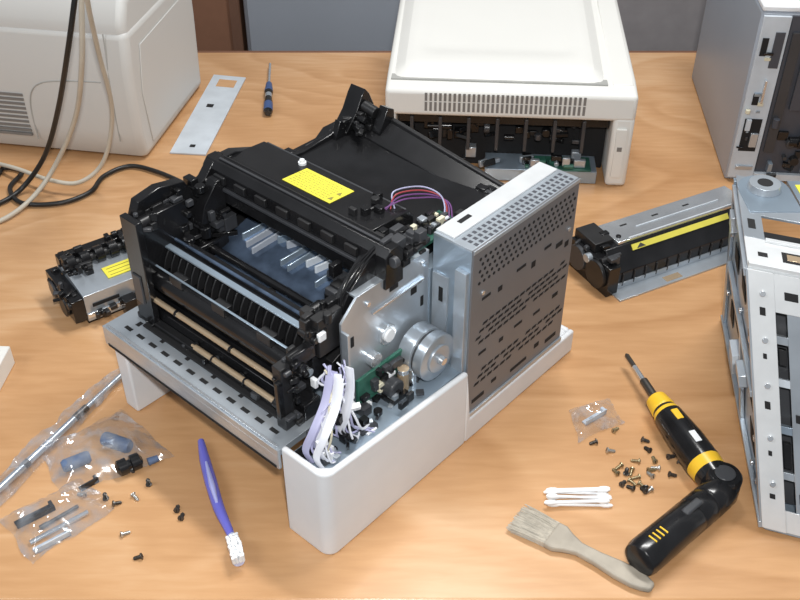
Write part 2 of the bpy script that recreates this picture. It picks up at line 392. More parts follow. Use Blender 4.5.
b=B(); b.lathe((.150,.05,.128),(.150,.034,.128),[(0,.012),(.9,.012),(1,.010)],DGREY,20); b.box(.138,.164,.03,.05,.112,.120,BLACK)
b.lathe((.168,.042,.114),(.168,.042,.145),[(0,.007),(.8,.007,SILV),(1,.007)],TAN,16); b.lathe((.182,.04,.114),(.182,.04,.136),[(0,.005),(1,.005)],SILV,16)
b.done('solenoid',P,.0006)
b=B(); b.box(.022,.036,.080,.094,.128,.215,BLACK2); b.box(.016,.024,.080,.086,.15,.20,BLACK); b.box(.035,.07,.076,.086,.208,.226,BLACK)
b.clutter((.02,.055),(.072,.092),(.13,.225),34,(.004,.012),[BLACK,BLACK2,DGREY,BLACK])
b.box(.07,.105,.072,.085,.205,.254,BLACK2); b.clutter((.06,.11),(.068,.09),(.22,.252),24,(.005,.014),[BLACK,BLACK2])
b.box(.066,.076,.066,.071,.232,.242,WPL); b.box(.052,.057,.062,.07,.18,.192,WPL)
b.done('corner_post',P,.001)
b=B()
for i in range(13):
    s=(R_(.06,.10),R_(.05,.062),R_(.175,.215)); f_=R_(-1,1)
    b.tube([s,(s[0]-R_(.0,.015),R_(.04,.06),s[2]-.012),(.055+f_*.022,R_(.035,.055),R_(.160,.182)),(.045+f_*.030,R_(.02,.05),R_(.138,.158)),(.045+f_*.036,R_(.015,.045),R_(.120,.132)),(.06+f_*.045,R_(.016,.045),.1168)],R_(.0010,.0015),random.choice([WIRE,WIRE,WIREG,WIREG,CRM]),6,5)
for i in range(9):
    q=R_(.03,.055); f_=R_(-1,1); b.tube([(.07+f_*.012,q,.205),(.06+f_*.016,q-.006,.182),(.042+f_*.022,q-.01,.157),(.036+f_*.024,q-.006,.134),(.045+f_*.03,q-.012,.118)],R_(.003,.0045),random.choice([WIRE,WIRE,WIRE,WIREG]),6,5,.22)
for i in range(8):
    M=Matrix.Rotation(R_(0,3),3,'Z')@Matrix.Rotation(R_(-.7,.7),3,'X'); b.obox((R_(.025,.085),R_(.022,.05),R_(.12,.165)),(R_(.008,.014),.006,.007),M,random.choice([WPL,WPL,CRM,BLACK]))
b.box(.012,.05,.045,.060,.114,.118,BLACK)
b.clutter((.02,.2),(.014,.05),(.114,.120),44,(.004,.014),[BLACK,DGREY,WPL,STEEL,BLACK,BLACK2])
b.done('cable_bundle',P)
b=B(); b.box(.205,.30,.070,.104,.262,.266,GRN)
for _ in range(60):
    p=random.uniform(.200,.288); q=random.uniform(.070,.098); b.box(p,p+random.uniform(.003,.012),q,q+random.uniform(.003,.008),.266,.266+random.uniform(.003,.011),random.choice([CRM,BLACK,BLACK,DGREY,DGREY,STEEL,BLACK2,WPL]))
b.done('control_board',P,.0003)
b=B()
for k in range(4):
    b.tube([(.228+k*.004,.128-k*.003,.290),(.25,.118+k*.004,.297+k*.002),(.275+k*.004,.114+k*.003,.290+k*.002),(.30,.105,.282+k*.002),(.305-k*.003,.092,.277),(.295-k*.006,.08,.268)],.0009,[PURP,PURP,RED,WIREG][k],6,6)
b.done('ribbon_wire',P)
# cage
b=B()
p0,p1,zt=.238,.440,.286
b.box(p0,p1,.004,.0065,.036,zt,CAGE); b.box(p0,p1,.0065,.060,zt-.003,zt,STEEL); b.box(p0,p0+.003,.0065,.060,.036,zt-.003,STEELB)
b.box(p1-.003,p1,.0065,.060,.036,zt-.003,CAGE); b.box(p0-.006,p0,.008,.024,.06,zt-.03,STEEL); b.box(p0-.003,p0,.036,.058,.14,zt-.05,STEEL); b.box(p0-.0036,p0-.003,.042,.048,.20,.22,HOLE)
b.box(p0,p1,.0015,.004,.036,.042,STEEL); b.box(p0,p1,.003,.0042,zt-.005,zt,STEEL)
def slot(p,z,w,h,sk=0): b.prism([(p,z),(p+w,z),(p+w+sk,z+h),(p+sk,z+h)],'y',.0035,.0041,HOLE)
for r in range(5):
    for c in range(21):
        x=p0+.013+c*.0089+(r%2)*.0044; z=zt-.017-r*.0082
        if x<p1-.006: b.prism([(x+.0023*math.cos(a),z+.0023*math.sin(a)) for a in [2*math.pi*k/8 for k in range(8)]],'y',.0035,.0041,HOLE)
for (x,z,w,h) in((.02,.208,.016,.004),(.05,.203,.008,.007),(.085,.212,.018,.004),(.115,.201,.008,.009),(.14,.214,.014,.004),(.165,.203,.014,.007),(.185,.195,.008,.008)):
    slot(p0+x,z,w,h)
for r in range(4):
    for c in range(15):
        if (c*3+r*5)%13!=0: slot(p0+.012+c*.0120+(r%2)*.006,.170-r*.0084,.0085,.0034,.002)
for (x,z,w,h) in((.02,.126,.014,.004),(.06,.121,.008,.006),(.09,.125,.016,.004),(.13,.120,.014,.004),(.17,.124,.012,.006)):
    slot(p0+x,z,w,h)
for r in range(3):
    for c in range(14):
        if (c+r*4)%7!=0: slot(p0+.014+c*.0128+(r%2)*.0064,.098-r*.0088,.0090,.0036,.0022)
for (x,z,w,h) in((.012,.054,.024,.006),(.05,.062,.010,.005),(.09,.053,.034,.005),(.14,.060,.010,.007),(.165,.053,.024,.006)): slot(p0+x,z,w,h)
for r in range(3):
    for c in range(22): b.box(p0+.010+c*.0086,p0+.0145+c*.0086,.008+r*.008,.0130+r*.008,zt-.0004,zt+.0004,GREYDK)
b.box(p0+.004,p1-.004,.034,.060,zt,zt+.0025,OFFW); b.box(p0+.03,p0+.05,.046,.052,zt+.002,zt+.0031,HOLE)
b.cyl((p0+.02,.002,.22),(p0+.02,.004,.22),.003,SILV,10); b.cyl((p1-.012,.002,.22),(p1-.012,.004,.22),.003,SILV,10)
b.done('perforated_cage',P,.0004)
b=B(); b.box(.243,.437,.010,.058,.045,.275,mat('inner_dark',(.02,.02,.022),.7)); b.done('power_supply',P)

# ================================================================ FUSER right
A0=G(614,297); A1=G(742,252); d=A1-A0; an=math.atan2(d.y,d.x)
T=thing('fuser_unit','long black fuser unit with silver cover and yellow warning strip','printer part',(A0.x,A0.y,0),an)
Lf=.29
b=B(); b.prism([(.012,.004),(.095,.004),(.095,.05),(.07,.058),(.04,.056),(.022,.036),(.012,.030)],'x',.006,Lf,BLACK)
for k in range(12): b.box(.02+k*.021,.0225+k*.021,.0095,.0125,.006,.028,BLACK2)
b.done('housing',T,.001)
b=B(); b.box(.0,Lf-.03,-.014,.012,.0,.003,STEEL); b.box(.0,Lf-.03,.010,.012,.003,.012,STEEL); b.box(.09,.12,-.010,.002,.003,.0035,TAN); b.done('metal_tray',T,.0006)
b=B()
b.hexa([(.030,.042,.0565),(Lf-.01,.042,.0565),(Lf-.01,.094,.056),(.030,.094,.056),(.030,.042,.0615),(Lf-.01,.042,.0615),(Lf-.01,.094,.0600),(.030,.094,.0600)],SILV)
b.box(.05,Lf-.03,.0425,.045,.0615,.0635,GREYL); b.box(.08,Lf-.05,.064,.066,.0610,.0622,GREYL)
for k in range(3): b.box(.06+k*.06,.072+k*.06,.076,.079,.060,.0612,HOLE)
b.cyl((.040,.055,.060),(.040,.055,.0630),.004,BLACK,12)
b.done('silver_cover',T,.0005)
b=B()
YEL2=mat('dull_yellow_label',(.70,.64,.10),.45)
def onsl(y,dz=0): return .0385+(y-.0235)*(.0175/.015)+dz
def slab(x0,x1,ya,yb,dz,th,m):
    b.hexa([(x0,ya,onsl(ya,dz)),(x1,ya,onsl(ya,dz)),(x1,yb,onsl(yb,dz)),(x0,yb,onsl(yb,dz)),(x0,ya-th,onsl(ya,dz+th)),(x1,ya-th,onsl(ya,dz+th)),(x1,yb-th,onsl(yb,dz+th)),(x0,yb-th,onsl(yb,dz+th))],m)
slab(.050,.235,.0312,.0370,0,.001,YEL2); slab(.082,.225,.0330,.0335,.001,.0003,INK); slab(.082,.20,.0350,.0354,.001,.0003,INK)
tri=[(.058,.0320),(.074,.0320),(.066,.0362)]
b.faces([(x,y-.001,onsl(y,.0013)) for x,y in tri]+[(x,y-.0013,onsl(y,.0016)) for x,y in tri],[(0,2,1),(3,4,5),(0,1,4,3),(1,2,5,4),(2,0,3,5)],INK)
b.done('warning_strip',T)
b=B(); b.box(-.012,.008,.004,.10,0,.05,BLACK); b.box(-.006,.028,.05,.10,.05,.064,BLACK2)
b.cyl((-.018,.03,.028),(-.012,.03,.028),.022,BLACK2,26); b.cyl((-.019,.075,.03),(-.012,.075,.03),.02,DGREY,26); b.cyl((-.021,.05,.045),(-.012,.05,.045),.007,STEEL,18)
b.clutter((-.012,.02),(.01,.09),(.04,.056),22,(.006,.014),[BLACK,BLACK2,DGREY])
b.done('end_cap',T,.001)
# fuser left
A0=G(90,325); A1=G(168,294); d=A1-A0; an=math.atan2(d.y,d.x)
T=thing('fuser_unit','short silver fuser unit with black gears and yellow label','printer part',(A0.x,A0.y,0),an)
b=B(); b.prism([(.0,.006),(.095,.006),(.095,.052),(.06,.057),(.0,.050)],'x',.0,.155,STEEL); b.box(0,.15,-.002,0,.012,.02,SILV); b.box(.01,.05,-.0015,0,.028,.034,HOLE)
b.box(.0,.155,.004,.09,0,.006,BLACK)
b.done('metal_housing',T,.002)
b=B(); 
for k in range(7): b.lathe((.005+k*.021,.066,.063),(.018+k*.021,.066,.063),[(0,.013),(1,.013)],BLACK,12); 
b.cyl((.0,.066,.063),(.15,.066,.063),.006,BLACK2,12)
b.box(0,.15,.080,.096,.05,.068,BLACK); b.clutter((0,.14),(.070,.09),(.062,.072),14,(.006,.014),[BLACK,BLACK2])
b.clutter((0,.03),(.03,.08),(.05,.065),10,(.006,.014),[BLACK,BLACK2])
b.done('gear_train',T,.001)
b=B(); b.box(-.018,.0,.0,.098,.01,.047,BLACK); b.cyl((-.023,.03,.026),(-.018,.03,.026),.016,BLACK2,20); b.cyl((-.022,.072,.028),(-.018,.072,.028),.013,DGREY,20); b.clutter((-.022,-.005),(.0,.085),(.03,.050),14,(.006,.014),[BLACK,BLACK2,DGREY])
b.box(.05,.07,-.018,.0,0,.028,BLACK); b.clutter((.01,.1),(-.016,-.006),(0.012,.02),12,(.006,.012),[BLACK,BLACK2])
b.done('end_cap',T,.001)
b=B(); b.hexa([(.045,.016,.0524),(.105,.016,.0524),(.105,.040,.0552),(.045,.040,.0552),(.045,.016,.0534),(.105,.016,.0534),(.105,.040,.0562),(.045,.040,.0562)],YEL)
for k in range(3): b.box(.05,.098,.020+k*.007,.0208+k*.007,.0535+k*.0009,.0543+k*.0009,INKS)
b.done('warning_label',T)

# ================================================================ beige printer behind
A0=G(625,187); ax=math.radians(-4)
T=thing('laser_printer','cream desktop laser printer with open front and top vents','printer',(A0.x,A0.y,0),ax)
b=B()
b.prism([(0,.122),(.45,.122),(.45,.19),(.05,.175),(.0,.168)],'x',-.41,0,BEIGE2)
b.box(-.035,0,.0,.45,0,.13,BEIGE2); b.box(-.41,-.392,.0,.45,0,.13,BEIGE2); b.box(-.39,-.035,.40,.45,0,.13,BEIGE)
b.done('housing',T,.007,seg=3)
b=B()
n=18; x0,x1,y0,y1=-.400,-.050,.030,.45
vs=[];fs=[]
for i in range(n+1):
    for k in range(n+1):
        s=i/n;t=k/n; e=min(s,1-s)
        z=.172+t*.018; rise=.016
        edge=min(1,e/.05)*min(1,t/.05)
        dish=max(0,min(1,(e-.12)/.05))*max(0,min(1,(t-.16)/.06))
        vs.append((x0+(x1-x0)*s,y0+(y1-y0)*t,z+rise*(1-(1-edge)**2)-.009*dish*(1-t*.6)))
for i in range(n):
    for k in range(n):
        a=i*(n+1)+k; fs.append((a,a+n+1,a+n+2,a+1))
b.faces(vs,fs,BEIGE2)
o=b.done('top_cover',T); o.data.shade_smooth(); md=o.modifiers.new('sub','SUBSURF'); md.levels=1; md.render_levels=1
b=B(); b.box(-.402,-.048,.028,.44,.165,.1745,BEIGEM); b.done('seam',T)
b=B()
for k in range(34):
    x=-.345+k*.0078; b.box(x,x+.0042,-.0006,.001,.132,.148,BEIGED); b.box(x,x+.0042,-.0006,.001,.150,.164,BEIGED)
b.done('vent_grille',T)
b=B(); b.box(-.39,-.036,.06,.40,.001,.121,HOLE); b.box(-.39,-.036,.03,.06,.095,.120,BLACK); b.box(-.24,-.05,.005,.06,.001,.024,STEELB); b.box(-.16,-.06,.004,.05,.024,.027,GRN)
b.clutter((-.38,-.07),(.03,.05),(.06,.10),60,(.006,.022),[BLACK,BLACK2,BLACK,DGREY])
b.clutter((-.38,-.08),(.0,.03),(.018,.035),26,(.006,.02),[BLACK,GRN,STEEL,BLACK2])
for k in range(7): b.box(-.37+k*.048,-.364+k*.048,.02,.05,.05,.11,DGREY)
b.done('open_mechanism',T,.001)
b=B(); b.box(-.028,-.012,-.004,.0,.02,.11,BEIGE2); b.box(-.024,-.016,-.0045,-.004,.07,.078,BEIGED); b.done('latch',T,.001)
b=B(); b.prism([(.03,.168),(.45,.189),(.45,.1945),(.03,.174)],'x',-.040,-.006,BEIGE2)
b.done('side_trim',T,.002)

# ================================================================ left beige printer
A0=G(143,159)
T=thing('laser_printer','cream laser printer with curved seams and vent slots','printer',(A0.x,A0.y,0),math.radians(-10))
b=B()
b.prism([(.004,.0),(.30,.0),(.31,.15),(.31,.238),(-.002,.238),(-.012,.17),(-.014,.06),(-.006,.01)],'x',-.44,.010,BEIGE)
b.done('housing',T,.020,seg=5)
b=B()
b.prism([(-.001,.215),(.31,.215),(.31,.31),(.07,.305),(.02,.285),(.0,.250)],'x',-.44,.007,BEIGE)
b.done('top_cover',T,.014,seg=5)
b=B()
for r in range(10): b.box(-.30,-.195,-.0150,-.010,.036+r*.0085,.0405+r*.0085,BEIGED)
b.done('vent_grille',T)
b=B()
b.tube([(-.185,-.0136,.03),(-.185,-.0138,.09),(-.175,-.0135,.125),(-.15,-.0127,.142),(-.10,-.0125,.148),(-.045,-.0124,.15)],.0012,BEIGEM,6,6)
b.done('front_seam',T)
b=B(); b.tube([(-.030,-.0135,.04),(-.030,-.0135,.12),(-.028,-.009,.20),(-.028,-.006,.235)],.0011,BEIGEM,6,6); b.done('corner_seam',T)
b=B(); b.prism([(.03,.02),(.27,.02),(.28,.14),(.27,.205),(.04,.200),(.02,.12)],'x',.0101,.0120,BEIGE); b.done('side_panel',T,.002)

# ================================================================ grey housing (right back)
A0=G(724,179)
T=thing('printer_housing','grey printer housing with exposed connector panel','printer',(A0.x,A0.y,0),math.radians(-5))
b=B(); b.box(0,.45,.0,.40,.0,.30,GREYM); b.done('housing',T,.004)
b=B(); b.box(.0,.45,.0,.40,.300,.310,WPL); b.done('top_cover',T,.003)
b=B(); b.box(.003,.045,-.006,-.0001,.008,.295,GREYL); b.box(.008,.018,-.0075,-.006,.23,.26,HOLE); b.box(.026,.041,-.0075,-.006,.21,.27,GREYDK); b.box(.010,.038,-.0075,-.006,.06,.12,HOLE)
b.box(.012,.020,-.012,-.0075,.10,.12,GREYL); b.box(.024,.036,-.012,-.0075,.07,.095,STEEL); b.box(.014,.024,-.0075,-.006,.145,.165,HOLE)
b.box(.026,.030,-.012,-.006,.15,.19,SILV); b.box(.012,.040,-.009,-.006,.025,.032,STEEL)
b.clutter((.010,.034),(-.010,-.006),(.05,.24),9,(.004,.010),[BLACK,DGREY,STEELB,CRM])
b.done('connector_panel',T,.0005)
b=B(); b.box(.047,.44,-.004,-.0001,.02,.296,GREYDK); b.box(.075,.20,-.012,-.004,.14,.28,GREYDK); b.box(.078,.2,-.0125,-.012,.20,.205,BLACK); b.box(.052,.068,-.008,-.004,.06,.27,DGREY)
b.clutter((.050,.17),(-.020,-.008),(.02,.11),34,(.006,.020),[BLACK,DGREY,BLACK2,BLACK,STEELB,GREYDK,GREYM])
b.box(.045,.44,-.012,-.004,.008,.02,GREYL)
b.done('rear_panel',T,.001)

# ================================================================ right metal chassis
An=Vector((.410,.728,0)); Ab=Vector((.462,1.105,0)); Tn=Vector((.368,.850,.275)); Tb=Vector((.4040,1.035,.275))
T=thing('printer_chassis','boxy bent-steel printer chassis with pale front frame on bench','printer part',(An.x,An.y,.003))
e_=Vector((.94,-.34,0)).normalized(); nrm=-((Ab-An).cross(Tn-An)).normalized()
if nrm.x>0: nrm=-nrm
def S(s,t,w=0.,n=0.):
    return (An*(1-s)+Ab*s)*(1-t)+(Tn*(1-s)+Tb*s)*t+e_*w+nrm*n-An
def sp(s0,s1,t0,t1,n0,n1,m):
    b.hexa([S(s0,t0,0,n0),S(s1,t0,0,n0),S(s1,t0,0,n1),S(s0,t0,0,n1),S(s0,t1,0,n0),S(s1,t1,0,n0),S(s1,t1,0,n1),S(s0,t1,0,n1)],m)
up=Vector((0,0,1)); fn=Vector((-.34,-.94,.5)).normalized()
def fp(w0,w1,t0,t1,d0,d1,m):
    t0=max(t0,.012)
    a=[S(0,t0,w0),S(0,t0,w1),S(0,t1,w1),S(0,t1,w0)]
    b.faces([v+fn*d0 for v in a]+[v+fn*d1 for v in a],[(3,2,1,0),(4,5,6,7),(0,1,5,4),(1,2,6,5),(2,3,7,6),(3,0,4,7)],m)
def tp(s0,s1,w0,w1,z0,z1,m):
    a=[S(s0,1,w0),S(s0,1,w1),S(s1,1,w1),S(s1,1,w0)]
    b.hexa([v+up*z0 for v in a]+[v+up*z1 for v in a],m)
b=B(); sp(0,1,0.006,1,0,-.003,STEELB)
for (s,t,w,h) in((.16,.14,.10,.10),(.55,.12,.12,.07),(.78,.20,.08,.12),(.16,.34,.18,.04),(.60,.32,.12,.06),(.14,.60,.10,.05),(.36,.68,.14,.09),(.68,.62,.14,.10),(.15,.80,.10,.06)):
    sp(s,s+w,t,t+h,.0009,0,HOLE)
sp(0,1,.01,.035,.006,.0,STEEL); sp(0,.04,.03,1,.004,0,STEEL); sp(.95,1,.02,1,.004,0,STEELB); sp(.05,.93,.49,.515,.006,0,STEEL); sp(.05,.95,.955,.985,.006,0,STEEL); sp(.44,.48,.03,.49,.005,0,STEEL)
for s,t in((.08,.12),(.08,.3),(.08,.7),(.5,.56),(.8,.45),(.3,.92),(.85,.92),(.2,.08),(.7,.08),(.92,.3),(.92,.7)): v=S(s,t); b.cyl(v,v+nrm*.004,.004,SILV,12)
sp(.50,.60,.22,.32,.012,0,GREYL); sp(.2,.3,.42,.47,.014,0,STEEL); sp(.70,.80,.84,.92,.010,0,STEEL)
b.done('side_plate',T,.0006)
b=B()
fp(-.002,.024,0,1,0,.003,OFFW); fp(.036,.052,.0,.94,-.004,0,STEEL); fp(.074,.13,0,1,-.004,0,OFFW); fp(.024,.074,.86,1,-.002,.002,OFFW); fp(.024,.074,.0,.10,-.002,.001,OFFW)
for k,t in enumerate((.22,.40,.58,.74)): fp(.024,.074,t,t+.03,-.010-.004*(k%2),-.004,[STEEL,STEELB,GREYL,STEEL][k])
fp(.024,.074,.10,.86,-.030,-.026,DGREY)
fp(.052,.074,.12,.22,-.016,-.012,GREYL); fp(.052,.074,.62,.70,-.016,-.010,STEELB)
fp(.058,.068,.44,.52,-.010,.002,WPL); fp(.026,.034,.26,.36,-.020,-.010,BLACK); fp(.056,.070,.30,.38,-.020,-.008,BLACK); fp(.026,.034,.66,.72,-.018,-.008,BLACK2)
for (w,t,a,h) in((.008,.14,.006,.02),(.009,.31,.004,.02),(.008,.49,.006,.03),(.009,.68,.004,.02),(.008,.84,.006,.03),(.040,.14,.006,.04),(.040,.46,.006,.03),(.084,.2,.010,.06),(.084,.45,.012,.06),(.084,.70,.010,.06),(.034,.91,.014,.03)):
    fp(w,w+a,t,t+h,.0 if w>.03 else .003,.0024 if w>.03 else .0038,HOLE)
for t in(.2,.38,.58,.75,.92): v=S(0,t,.012)+fn*.003; b.cyl(v,v+fn*.003,.0032,SILV,12)
b.done('front_frame',T,.0006)
b=B()
tp(0,.30,-.002,.135,0,.003,OFFW); tp(.30,1,-.002,.020,0,.003,STEEL); tp(.56,.70,.020,.135,0,.003,STEEL); tp(.0,.03,-.002,.135,.003,.007,OFFW); tp(.27,.30,.02,.135,.003,.006,OFFW)
tp(.10,.20,.035,.075,.003,.0036,HOLE); tp(.12,.18,.040,.070,.0036,.004,TAN); tp(.40,.50,.004,.012,.003,.0036,HOLE); tp(.12,.16,.01,.02,.003,.0036,HOLE)
b.done('top_flange',T,.0006)
b=B()
c_=S(.88,1,.028); 
pts=[(math.cos(a)*.030,math.sin(a)*.030) for a in [math.pi*k/12 for k in range(13)]]+[(-.03,-.05),(.03,-.05)]
b.prism([(c_.x+x,c_.y+y) for x,y in pts],'z',c_.z,c_.z+.004,STEELB)
b.lathe(c_+up*.004,c_+up*.012,[(0,.020),(1,.018)],STEEL,26); b.lathe(c_+up*.012,c_+up*.0124,[(0,.009),(1,.009)],HOLE,20)
b.box(c_.x+.034,c_.x+.10,c_.y-.03,c_.y+.02,c_.z-.002,c_.z+.002,STEELB); b.box(c_.x+.040,c_.x+.06,c_.y-.01,c_.y+.01,c_.z+.002,c_.z+.003,YEL)
b.done('rounded_bracket',T,.0006)
b=B()
def inb(s0,s1,w0,w1,z0,z1,m):
    def Q(s,w,z): v=S(s,z/.275,w); v.z=z; return v
    b.hexa([Q(s0,w0,z0),Q(s0,w1,z0),Q(s1,w1,z0),Q(s1,w0,z0),Q(s0,w0,z1),Q(s0,w1,z1),Q(s1,w1,z1),Q(s1,w0,z1)],m)
inb(.0,1,.0,.20,.0005,.006,STEELB); inb(.50,.95,.03,.18,.006,.20,BLACK2); inb(.2,.5,.035,.16,.02,.12,GREYM); inb(.25,.45,.04,.10,.15,.22,BLACK); inb(.12,.4,.066,.08,.15,.25,DGREY)
for i in range(50):
    s=R_(.15,.6);w=R_(.025,.11);z=R_(.10,.24); inb(s,s+R_(.02,.08),w,w+R_(.005,.02),z,z+R_(.006,.022),random.choice([BLACK,BLACK2,DGREY,GREYL,STEEL,BLACK,STEELB,GREYM]))
b.done('interior_mechanism',T,.0008)

# ================================================================ flat plate & small things
q=[G(214,76),G(246,79),G(206,156),G(170,154)]
b=B(); b.faces([ (v.x,v.y,.0005) for v in q]+[(v.x,v.y,.0035) for v in q],[(3,2,1,0),(4,5,6,7),(0,1,5,4),(1,2,6,5),(2,3,7,6),(3,0,4,7)],GREYL)
def lerp4(s,t): return (q[0]*(1-s)+q[1]*s)*(1-t)+(q[3]*(1-s)+q[2]*s)*t
def patch(s0,s1,t0,t1,m):
    vs=[lerp4(s0,t0),lerp4(s1,t0),lerp4(s1,t1),lerp4(s0,t1)]
    b.faces([(v.x,v.y,.0036) for v in vs]+[(v.x,v.y,.0042) for v in vs],[(3,2,1,0),(4,5,6,7),(0,1,5,4),(1,2,6,5),(2,3,7,6),(3,0,4,7)],m)
patch(.25,.8,.06,.16,WOOD); patch(.3,.5,.40,.44,HOLE); patch(.45,.6,.9,.93,HOLE)
b.done('cover_plate',None,.0008,label='flat grey plastic cover plate lying on the bench',cat='printer part')
def driver_small():
    T=thing('screwdriver','small screwdriver with dark blue handle on bench','screwdriver')
    a=G(268,113,.010); m_=G(269,84,.010); t=G(270,64,.010)
    b=B(); b.lathe(a,m_,[(0,.006,BLACK),(.05,.0090,BLUE),(.3,.009,BLACK),(.5,.007,STEEL),(.62,.007,BLACK),(.7,.009,BLUE),(1,.006,BLACK)],BLUE,14); b.done('handle',T)
    b=B(); b.cyl(m_,t,.0028,SILV,10); b.done('shaft',T)
driver_small()
# cables
def cable(pts,r,m,label):
    b=B(); b.tube([G(*p) if isinstance(p,tuple) else p for p in pts],r,m,10,8); b.done('power_cable',None,label=label,cat='cable')
cable([(84,-70,.45),(76,-10,.38),(68,50,.29),(58,110,.17),(45,155,.07),(24,186,.014),(2,202,.0055),(-30,212,.0055),(-90,230,.0055)],.0042,CABB,'black power cable hanging down onto the bench')
cable([(90,-70,.47),(82,-10,.39),(82,60,.28),(76,115,.16),(57,162,.06),(34,196,.014),(4,219,.0055),(-30,228,.0055),(-80,240,.0055)],.0040,CABW,'beige power cable hanging down onto the bench')
cable([(86,-75,.50),(86,-10,.41),(98,50,.29),(112,110,.16),(104,160,.06),(80,182,.024),(50,180,.022),(15,168,.020),(-20,160,.0055),(-80,150,.0055)],.0036,CABW,'beige cable curving down beside the cream printer')
cable([(-80,190,.0055),(-10,178,.0055),(4,168,.0055),(22,172,.0055),(10,188,.0055),(22,203,.0055),(60,203,.0055),(90,192,.0055),(104,176,.0055),(130,166,.0055),(158,172,.0055),(190,186,.0055)],.0040,CABB,'black cable snaking across the bench')
b=B(); v=G(8,388); b.box(-.2,0,-.01,.05,0,.03,BEIGE2); b.box(-.19,-.01,0,.04,.03,.033,BEIGE2)
b.done('paper_tray_cover',None,.005,(v.x-.008,v.y,0),math.radians(-3),label='cream plastic tray cover lying on the bench',cat='printer part')
# shaft in clear sleeve
a=G(-30,516,.0072); c=G(129,368,.0072)
b=B(); b.lathe(a,c,[(0,.0046,STEEL),(.3,.0046,STEEL),(.3,.0052,DGREY),(.33,.0052,DGREY),(.33,.0046,STEEL),(.62,.0046,STEEL),(.62,.0052,SCRW),(.70,.0052,SCRW),(.70,.0036,STEEL),(.96,.0036,SCRW),(.96,.0022,BLACK),(1,.0022,BLACK)],STEEL,14)
b.done('roller_shaft',None,label='long steel roller shaft inside a clear sleeve',cat='printer part')
def sheet(corners,hh,label,name='plastic_bag',seed=0,nu=26,nv=26):
    q=[G(*c) for c in corners]; b=B()
    vs=[];fs=[]
    for i in range(nu+1):
        for k in range(nv+1):
            s=i/nu;t=k/nv
            p=(q[0]*(1-s)+q[1]*s)*(1-t)+(q[3]*(1-s)+q[2]*s)*t
            e=min(s,1-s,t,1-t)*2
            nn=noise.noise(Vector((p.x*45+seed,p.y*45,seed)))*.5+.5; n2=noise.noise(Vector((p.x*140,p.y*140,seed+5)))
            p=p+Vector((noise.noise(p*30),noise.noise(p*30+Vector((9,9,9))),0))*.006
            vs.append((p.x,p.y,.0012+hh*min(1,e*2.2)*(.55+.6*nn)+.0045*abs(n2)))
    for i in range(nu):
        for k in range(nv):
            a=i*(nv+1)+k; fs.append((a,a+nv+1,a+nv+2,a+1))
    b.faces(vs,fs,CLEAR); return b.done(name,None,label=label,cat='plastic bag')
sheet([(-30,505),(126,362),(134,372),(-22,530)],.018,'long clear plastic sleeve around a steel shaft','plastic_sleeve',3,60,8)
# toothbrush
T=thing('toothbrush','translucent violet-blue toothbrush with white bristles on bench','toothbrush')
pt=[G(201,441,.007),G(205,460,.008),(G(211,482,.010)),G(219,508,.010),G(228,528,.009),G(233,540,.008)]
b=B(); b.tube(pt,[.004,.0066,.0074,.0066,.0050,.0038],PBLUE,12,8); b.done('handle',T)
b=B(); b.tube([G(206,462,.0145),G(212,485,.0175),G(217,503,.016)],[.0015,.0035,.0015],mat('blue_grip',(.45,.48,.85),.3),8,6); b.done('grip',T)
b=B(); b.tube([G(231,534,.008),G(235,546,.008),G(239,563,.007)],[.0042,.0080,.0060],mat('pale_violet',(.55,.6,.85),.3),12,6); b.done('brush_head',T)
b=B()
h0=G(233,541,.012); h1=G(239,562,.012); dd=(h1-h0).normalized(); sd=Vector((dd.y,-dd.x,0))
for i in range(12):
    for j in(-1.5,-.5,.5,1.5):
        c_=h0.lerp(h1,i/11)+sd*j*.0034; b.cyl(c_,c_+Vector((R_(-.001,.001),R_(-.001,.001),.010)),.0019,WPL,6)
b.done('bristles',T)
# paintbrush
T=thing('paintbrush','flat paintbrush with worn pale wooden handle on bench','brush')
e0=G(556,541); e1=G(652,592); dd=(e1-e0); Lh=dd.length; an=math.atan2(dd.y,dd.x); T.location=(e0.x,e0.y,0); T.rotation_euler=(0,0,an)
prof=[(-.008,.0185),(.004,.0185),(.014,.013),(.028,.008),(.05,.0085),(.075,.0115),(.095,.0115),(Lh-.01,.009),(Lh,.005)]
pts=[(x,w) for x,w in prof]+[(x,-w) for x,w in reversed(prof)]
b=B(); b.prism(list(reversed(pts)),'z',.002,.011,WOODH); b.done('handle',T,.003,seg=3)
b=B(); 
for i in range(260):
    y=random.uniform(-.0185,.0185); z=random.uniform(.003,.0108); w=R_(-.0012,.0012)
    b.tube([(-.006,y*.95,z),(-.026,y*1.04+w,z*1.0),(-.050+random.uniform(-.003,.004),y*1.10+w*2,max(.0015,z*.8))],.00045,BRIS,4,2)
b.prism([(-.006,.003),(-.006,.0100),(-.042,.0070),(-.044,.003)],'y',-.0180,.0180,BRIS)
b.done('bristles',T)
# cotton swabs
COT=mat('cotton',(.85,.85,.85),.9)
first=None
for i,(u,v,r,z) in enumerate([(578,489,2,.003),(576,493,-2,.003),(579,497,1,.003),(577,501,2,.003),(580,505,-1,.003),(578,491,3,.0085),(579,497,-3,.0085),(577,502,2,.0085)]):
    if first is None:
        b=B(); b.cyl((-.032,0,0),(.032,0,0),.0016,WPL,8)
        for s in(-1,1): b.lathe((s*.024,0,0),(s*.038,0,0),[(0,.0017),(.2,.0026),(.6,.0028),(.9,.0018),(1,.0006)],COT,10)
        o=b.done('cotton_swab'); first=o
    else:
        o=first.copy(); C.collection.objects.link(o)
    o.location=G(u,v,z); o.rotation_euler=(0,0,math.radians(r)); o['label']='white cotton swab in a small pile on bench'; o['category']='cotton swab'; o['group']='pile of cotton swabs'
